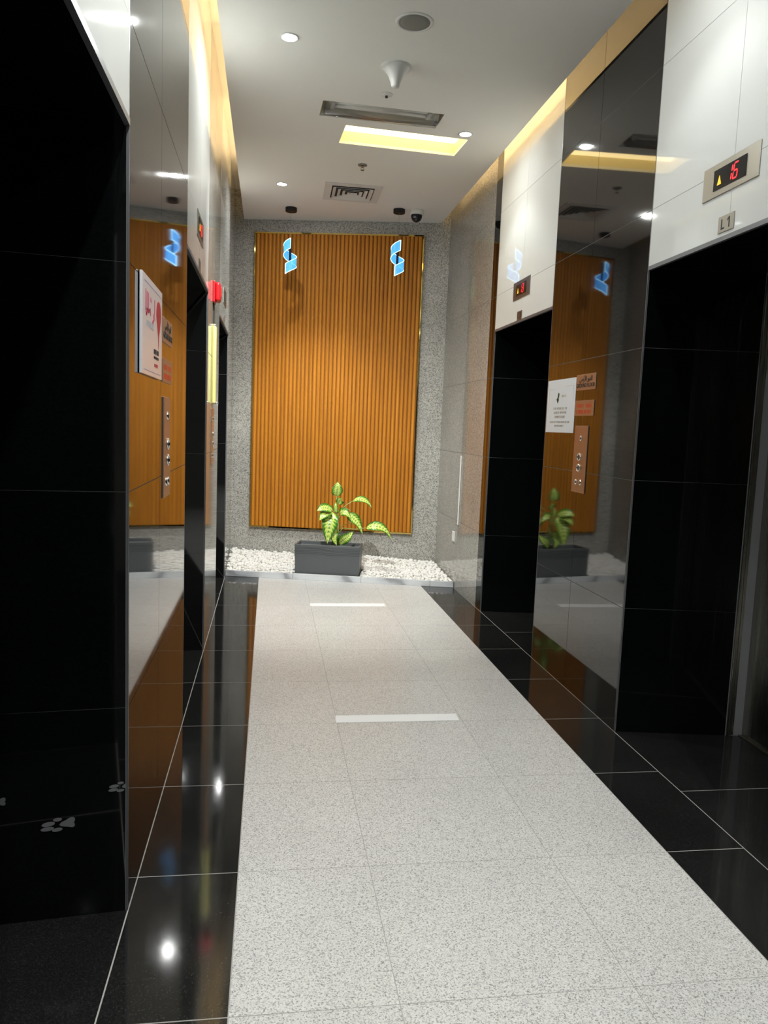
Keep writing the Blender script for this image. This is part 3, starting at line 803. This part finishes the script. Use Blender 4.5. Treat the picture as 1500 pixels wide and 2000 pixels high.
def lift_number(loc, rz, s, label):
    t = thing('lift_number_plate', label, 'number plate', loc, rz, 'lift number plates')
    box('plate', -.05, .05, -.003, 0, -.030, .030, PLATE, t, .0008)
    if s:
        bm = bmesh.new(); h, q = .019, .0058
        bm_box(bm, -.030, -.030 + q, -.0005, 0, -h, h); bm_box(bm, -.030 + q, -.008, -.0005, 0, -h, -h + q)
        o = link('letter', bm, INK, t); o.location = (0, -.0032, 0)
        bm = bmesh.new()
        if s == 'L 1':
            bm_prism(bm, [(.018, -h), (.018 + q, -h), (.018 + q, h), (.0185, h), (.009, h * .62), (.009, h * .30), (.018, h * .55)], 0, .0005)
            bm.transform(Matrix.Rotation(math.pi / 2, 4, 'X')); o = link('letter', bm, INK, t); o.location = (0, -.0032, 0)
        else:
            bm.free(); o = link_mesh('letter', text_mesh(s[-1], .052, .0004, bold=.0012), INK, t); o.location = (.018, -.0036, .001)
lift_number(on_right(2.724, 2.199), RW, 'L 1', 'steel plate reading L1 above the near right lift')
lift_number(on_right(5.109, 2.183), RW, 'L 2', 'small steel number plate above the far right lift')
lift_number(on_left(4.11, 2.176), LW, '', 'small steel plate above the middle left lift')
lift_number(on_left(6.20, 2.176), LW, '', 'small steel plate above the farthest left lift')

# ground floor plates, warning plates, call panels
ARABIC = '\uFEF2\uFEBF\uFEAD\uFEF7\uFE8D \uFEAD\uFEED\uFEAA\uFEDF\uFE8D'   # shaped, in visual order
def ground_plate(loc, rz, label):
    t = thing('floor_name_plate', label, 'name plate', loc, rz, 'ground floor plates')
    box('plate', -.125, .125, -.004, 0, -.042, .042, BRONZE, t, .001)
    o = link_mesh('lettering', text_mesh('GROUND FLOOR', .030, .0004, bold=.0003), INK, t); o.location = (0, -.0046, -.018); o['kind'] = 'stuff'
    o = link_mesh('lettering', text_mesh(ARABIC, .034, .0004, bold=.0005), INK, t); o.location = (0, -.0046, .016); o['kind'] = 'stuff'
ground_plate(on_right(3.913, 1.678), RW, 'bronze plate reading GROUND FLOOR beside the white paper notice')
ground_plate(on_left(2.878, 1.705), LW, 'bronze plate beside the white sign board on the left pier')
def warn_plate(loc, rz, label):
    t = thing('warning_plate', label, 'warning plate', loc, rz, 'warning plates')
    box('plate', -.123, .123, -.004, 0, -.041, .041, BRONZE, t, .001)
    r_ = random.Random(5)
    bm = glyph_rows([(0, .0115, .20, .018), (0, -.0195, .20, .019)], r_)
    print_part('lettering', bm, mat('red_orange_ink', (.75, .08, .02), .5), t, (0, -.0042, 0))
warn_plate(on_right(3.913, 1.541), RW, 'bronze plate with two red lines of print above the right call panel')
warn_plate(on_left(2.876, 1.567), LW, 'bronze plate with red print above the left call panel')
def call_panel(loc, rz, label, w=.172, h=.358):
    t = thing('call_panel', label, 'call panel', loc, rz, 'lift call panels')
    box('plate', -w / 2, w / 2, -.005, 0, -h / 2, h / 2, BRONZE, t, .0012)
    for x, z, r in ((0, .012, .021), (0, -.046, .021)):
        bm = bmesh.new(); bm_lathe(bm, [(r * .72, 0), (r, 0), (r, .005), (r * .86, .008), (r * .72, .006), (r * .72, 0)], 28, cap=False)
        bm.transform(Matrix.Rotation(math.pi / 2, 4, 'X')); b = link('button', bm, CHROME, t, True); b.location = (x, -.005, z)
        bm = bmesh.new(); bm_lathe(bm, [(0, .0045), (r * .70, .0045), (r * .70, 0)], 24, cap=False); bm.transform(Matrix.Rotation(math.pi / 2, 4, 'X')); link('cap', bm, mat('dark_button', (.05, .05, .05), .2), b)
    for x, z in ((0, .113), (-.030, -.124), (.030, -.124)):
        bm = bmesh.new(); bm_lathe(bm, [(0, .006), (.006, .006), (.0115, .003), (.012, 0)], 20, cap=False)
        bm.transform(Matrix.Rotation(math.pi / 2, 4, 'X')); b = link('key_switch', bm, CHROME, t, True); b.location = (x, -.005, z); b.scale = (.9, 1, 1.25)
call_panel(on_right(3.927, 1.268), RW, 'bronze call panel with round buttons on the right pier')
call_panel(on_left(2.872, 1.297), LW, 'call panel with round buttons on the left pier')
call_panel(on_left(5.13, 1.297), LW, 'call panel seen edge on below the yellow strip')

# paper notice
t = thing('paper_notice', 'white printed paper notice taped to the right black pier', 'notice', on_right(4.26, 1.559, .0005), RW)
box('sheet', -.214, .214, -.0015, 0, -.152, .152, mat('white_paper', (.78, .78, .80), .6), t)
r_ = random.Random(9)
print_part('print', glyph_rows([(0, -.014, .21, .0125), (0, -.038, .19, .0125), (0, -.062, .16, .0125), (0, -.092, .30, .0105), (0, -.114, .15, .0095), (.05, .055, .07, .012)], r_, .0004), mat('tan_ink', (.40, .33, .25), .6), t, (0, -.0016, 0))
bm = bmesh.new()
for pts in ([(-.055, .040), (-.035, .015), (-.015, .035), (-.030, .052)], [(-.040, .050), (-.030, .078), (-.012, .070), (-.018, .046)]):
    bm_prism(bm, [(x, z) for x, z in pts], 0, .0004)
bm.transform(Matrix.Rotation(math.pi / 2, 4, 'X'))
o = link('emblem', bm, mat('dark_green_ink', (.03, .06, .03), .6), t); o.location = (-.01, -.0017, 0)
bm = bmesh.new()
for a in ((-.185, -.182, -.04, .10), (.182, .185, .02, .11), (.06, .185, .108, .110), (-.185, -.11, .098, .1)): bm_box(bm, a[0], a[1], -.0004, 0, a[2], a[3])
o = link('border_line', bm, mat('pale_border_ink', (.62, .60, .55), .6), t); o.location = (0, -.0016, 0)

# sign board on the left pier
t = thing('sign_board', 'white sign board with red pin emblem on the left black pier', 'sign', on_left(2.475, 1.668), LW)
box('standoff', -.15, -.13, -.002, 0, -.10, .10, mat('grey_standoff', (.35, .35, .36), .4), t)
box('standoff', .13, .15, -.002, 0, -.10, .10, mat('grey_standoff', (.35, .35, .36), .4), t)
sb = box('board', -.197, .205, -.010, -.002, -.142, .142, mat('white_acrylic', (.80, .79, .83), .15), t, .001)
# red pin emblem: round head with a long tail
bm = bmesh.new()
pts = [(.125 + .052 * math.cos(a), .062 + .040 * math.sin(a)) for a in [math.radians(-30 + 12 * i) for i in range(21)]] + [(.125 - .012, -.005), (.125, -.05), (.125 + .012, -.005)]
bm_prism(bm, pts, 0, .0004); bm.transform(Matrix.Rotation(math.pi / 2, 4, 'X'))
o = link('emblem', bm, mat('crimson_ink', (.48, .03, .04), .5), t); o.location = (0, -.0102, 0)
def strokes(lines, r, m, name):
    bm = bmesh.new()
    for L_ in lines:
        for (x0, z0), (x1, z1) in zip(L_, L_[1:]):
            dx, dz = x1 - x0, z1 - z0; q = math.hypot(dx, dz); nx, nz = -dz / q * r, dx / q * r
            ex, ez = dx / q * r * .6, dz / q * r * .6
            bm_prism(bm, [(x0 + nx - ex, z0 + nz - ez), (x1 + nx + ex, z1 + nz + ez), (x1 - nx + ex, z1 - nz + ez), (x0 - nx - ex, z0 - nz - ez)], 0, .0004)
    bm.transform(Matrix.Rotation(math.pi / 2, 4, 'X'))
    o = link(name, bm, m, t); o.location = (0, -.0102, 0); o['kind'] = 'stuff'
strokes([[(-.135, .098), (-.135, .045), (-.125, .032), (-.110, .038)], [(-.112, .094), (-.112, .045), (-.08, .045), (-.055, .052), (-.045, .040)], [(-.085, .094), (-.085, .050)], [(-.042, .086), (-.036, .080)], [(-.005, .020), (.010, .028), (.016, .045)], [(.035, .090), (.035, .035)]], .0055, mat('crimson_letter_ink', (.60, .05, .12), .5), 'lettering')
r_ = random.Random(21)
print_part('lettering', glyph_rows([(-.045, .008, .15, .017)], r_), mat('grey_ink', (.42, .40, .42), .6), t, (0, -.0102, 0))
print_part('lettering', glyph_rows([(.075, -.062, .10, .015), (.075, -.080, .10, .008)], r_), INK, t, (0, -.0102, 0))
print_part('lettering', glyph_rows([(.075, -.104, .08, .010)], r_), mat('crimson_ink', (.48, .03, .04), .5), t, (0, -.0102, 0))
bm = bmesh.new(); bm_box(bm, -.16, .18, -.0004, 0, -.128, -.1265); bm_box(bm, -.16, .18, -.0004, 0, .122, .1235)
o = link('border_line', bm, mat('lilac_line', (.50, .50, .72), .6), t); o.location = (0, -.0102, 0)

# red alarm and yellow strip on the granite pier
t = thing('alarm_sounder', 'red wall alarm sounder on the left granite pier', 'alarm', on_left(5.10, 2.206), LW)
bm = bmesh.new(); bm_box(bm, -.06, .06, -.014, 0, -.066, .066); link('base', bm, mat('red_plastic', (.48, .008, .012), .3), t, bevel=.005, seg=3)
bm = bmesh.new(); bm_box(bm, -.054, .054, -.046, -.014, -.060, .060); link('housing', bm, MATS['red_plastic'], t, bevel=.018, seg=4)
bm = bmesh.new(); bm_box(bm, -.02, .02, -.050, -.045, -.03, .03); link('beacon', bm, mat('red_lens', (.55, .02, .02), .1), t, bevel=.002, seg=3)
bm = bmesh.new(); bm_tube(bm, [(0, -.004, -.066), (0, -.004, -.195)], .004, 8); link('conduit', bm, mat('dark_conduit', (.03, .03, .03), .5), t)
t = thing('yellow_plaque', 'tall narrow pale yellow strip on the left granite pier', 'plaque', on_left(5.09, 1.755), LW)
box('backing', -.045, .045, -.006, 0, -.25, .25, mat('brass_backing', (.55, .48, .16), .35), t, .002)
box('face', -.04, .04, -.024, -.0062, -.245, .235, mat('pale_yellow_face', (.80, .76, .30), .3), t, .003)
for z in (-.243, .243):
    bm = bmesh.new(); bm_lathe(bm, [(.010, 0), (.010, .014), (.006, .018), (0, .018)], 16, cap=False); bm.transform(Matrix.Rotation(math.pi / 2, 4, 'X'))
    b = link('screw_cap', bm, CHROME, t, True); b.location = (-.02, -.024 if z < 0 else -.006, z)

# white strip and small plate on the right granite
t = thing('white_strip', 'long flat white vertical strip on the right granite wall', 'strip', on_right(6.495, .876), RW)
box('bar', -.014, .014, -.008, -.003, -.303, .303, mat('white_bar', (.88, .88, .88), .3), t, .001)
for z in (-.24, .24): box('standoff', -.008, .008, -.003, 0, z - .008, z + .008, PLASTIC, t)
t = thing('wall_switch', 'small white switch plate low on the right granite wall', 'switch', on_right(6.63, .452), RW)
box('plate', -.036, .036, -.012, 0, -.045, .045, PLASTIC, t, .003)
box('rocker', -.014, .014, -.015, -.012, -.024, .024, PLASTIC, t, .001)

# paw prints on the black return by the nearest left lift
PAW = mat('grey_paw_print', (.14, .14, .15), .7)
def paw(x, z, s, label, clip=9.0):
    y = 2.13 + (x - XL) * L.k
    t = thing('paw_print', label, 'paw print', (x, y - .0004, z), math.atan(L.k), 'grey paw prints')
    def shape(name, pts):
        pts = [(s * u, s * v) for u, v in pts]
        pts = [(min(u, clip), v) for u, v in pts]
        if min(u for u, v in pts) > clip - .003: return
        bm = bmesh.new(); bm_prism(bm, pts, 0, .0006); bm.transform(Matrix.Rotation(math.pi / 2, 4, 'X')); link(name, bm, PAW, t)
    shape('pad', [(.04, .0), (.10, .07), (.22, .12), (.34, .20), (.44, .215), (.50, .17), (.50, .09), (.46, .03), (.50, -.02), (.49, -.09), (.42, -.125), (.30, -.09), (.16, -.07), (.08, -.05)])
    for cx, cz, a, b, rt in ((-.01, .165, .13, .058, .08), (-.28, .035, .195, .072, .12), (-.31, -.12, .195, .065, .10), (-.02, -.165, .155, .058, .12)):
        shape('toe', [(cx + a * math.cos(q) * math.cos(rt) - b * math.sin(q) * math.sin(rt), cz + a * math.cos(q) * math.sin(rt) + b * math.sin(q) * math.cos(rt)) for q in [2 * math.pi * i / 28 for i in range(28)]])
paw(-.553, .276, .088, 'grey paw print standing free on the black wall, the lowest one')
paw(-.389, .372, .066, 'grey paw print at the edge of the black wall corner', .0115)
paw(-.716, .352, .066, 'grey paw print at the far left edge of the black wall')

# white tape lines on the floor
TAPE = mat('white_floor_tape', (.88, .88, .88), .5)
o = box('floor_tape', .344, .934, 5.832, 5.928, .0002, .0012, TAPE); tag(o, 'white tape line on the floor nearer the planter', 'floor tape', 'white tape lines')
bm = bmesh.new(); bm_prism(bm, [(.342, 3.484), (.941, 3.485), (.944, 3.572), (.346, 3.574)], .0002, .0012)
o = link('floor_tape', bm, TAPE); tag(o, 'white tape line across the middle of the pale floor', 'floor tape', 'white tape lines')
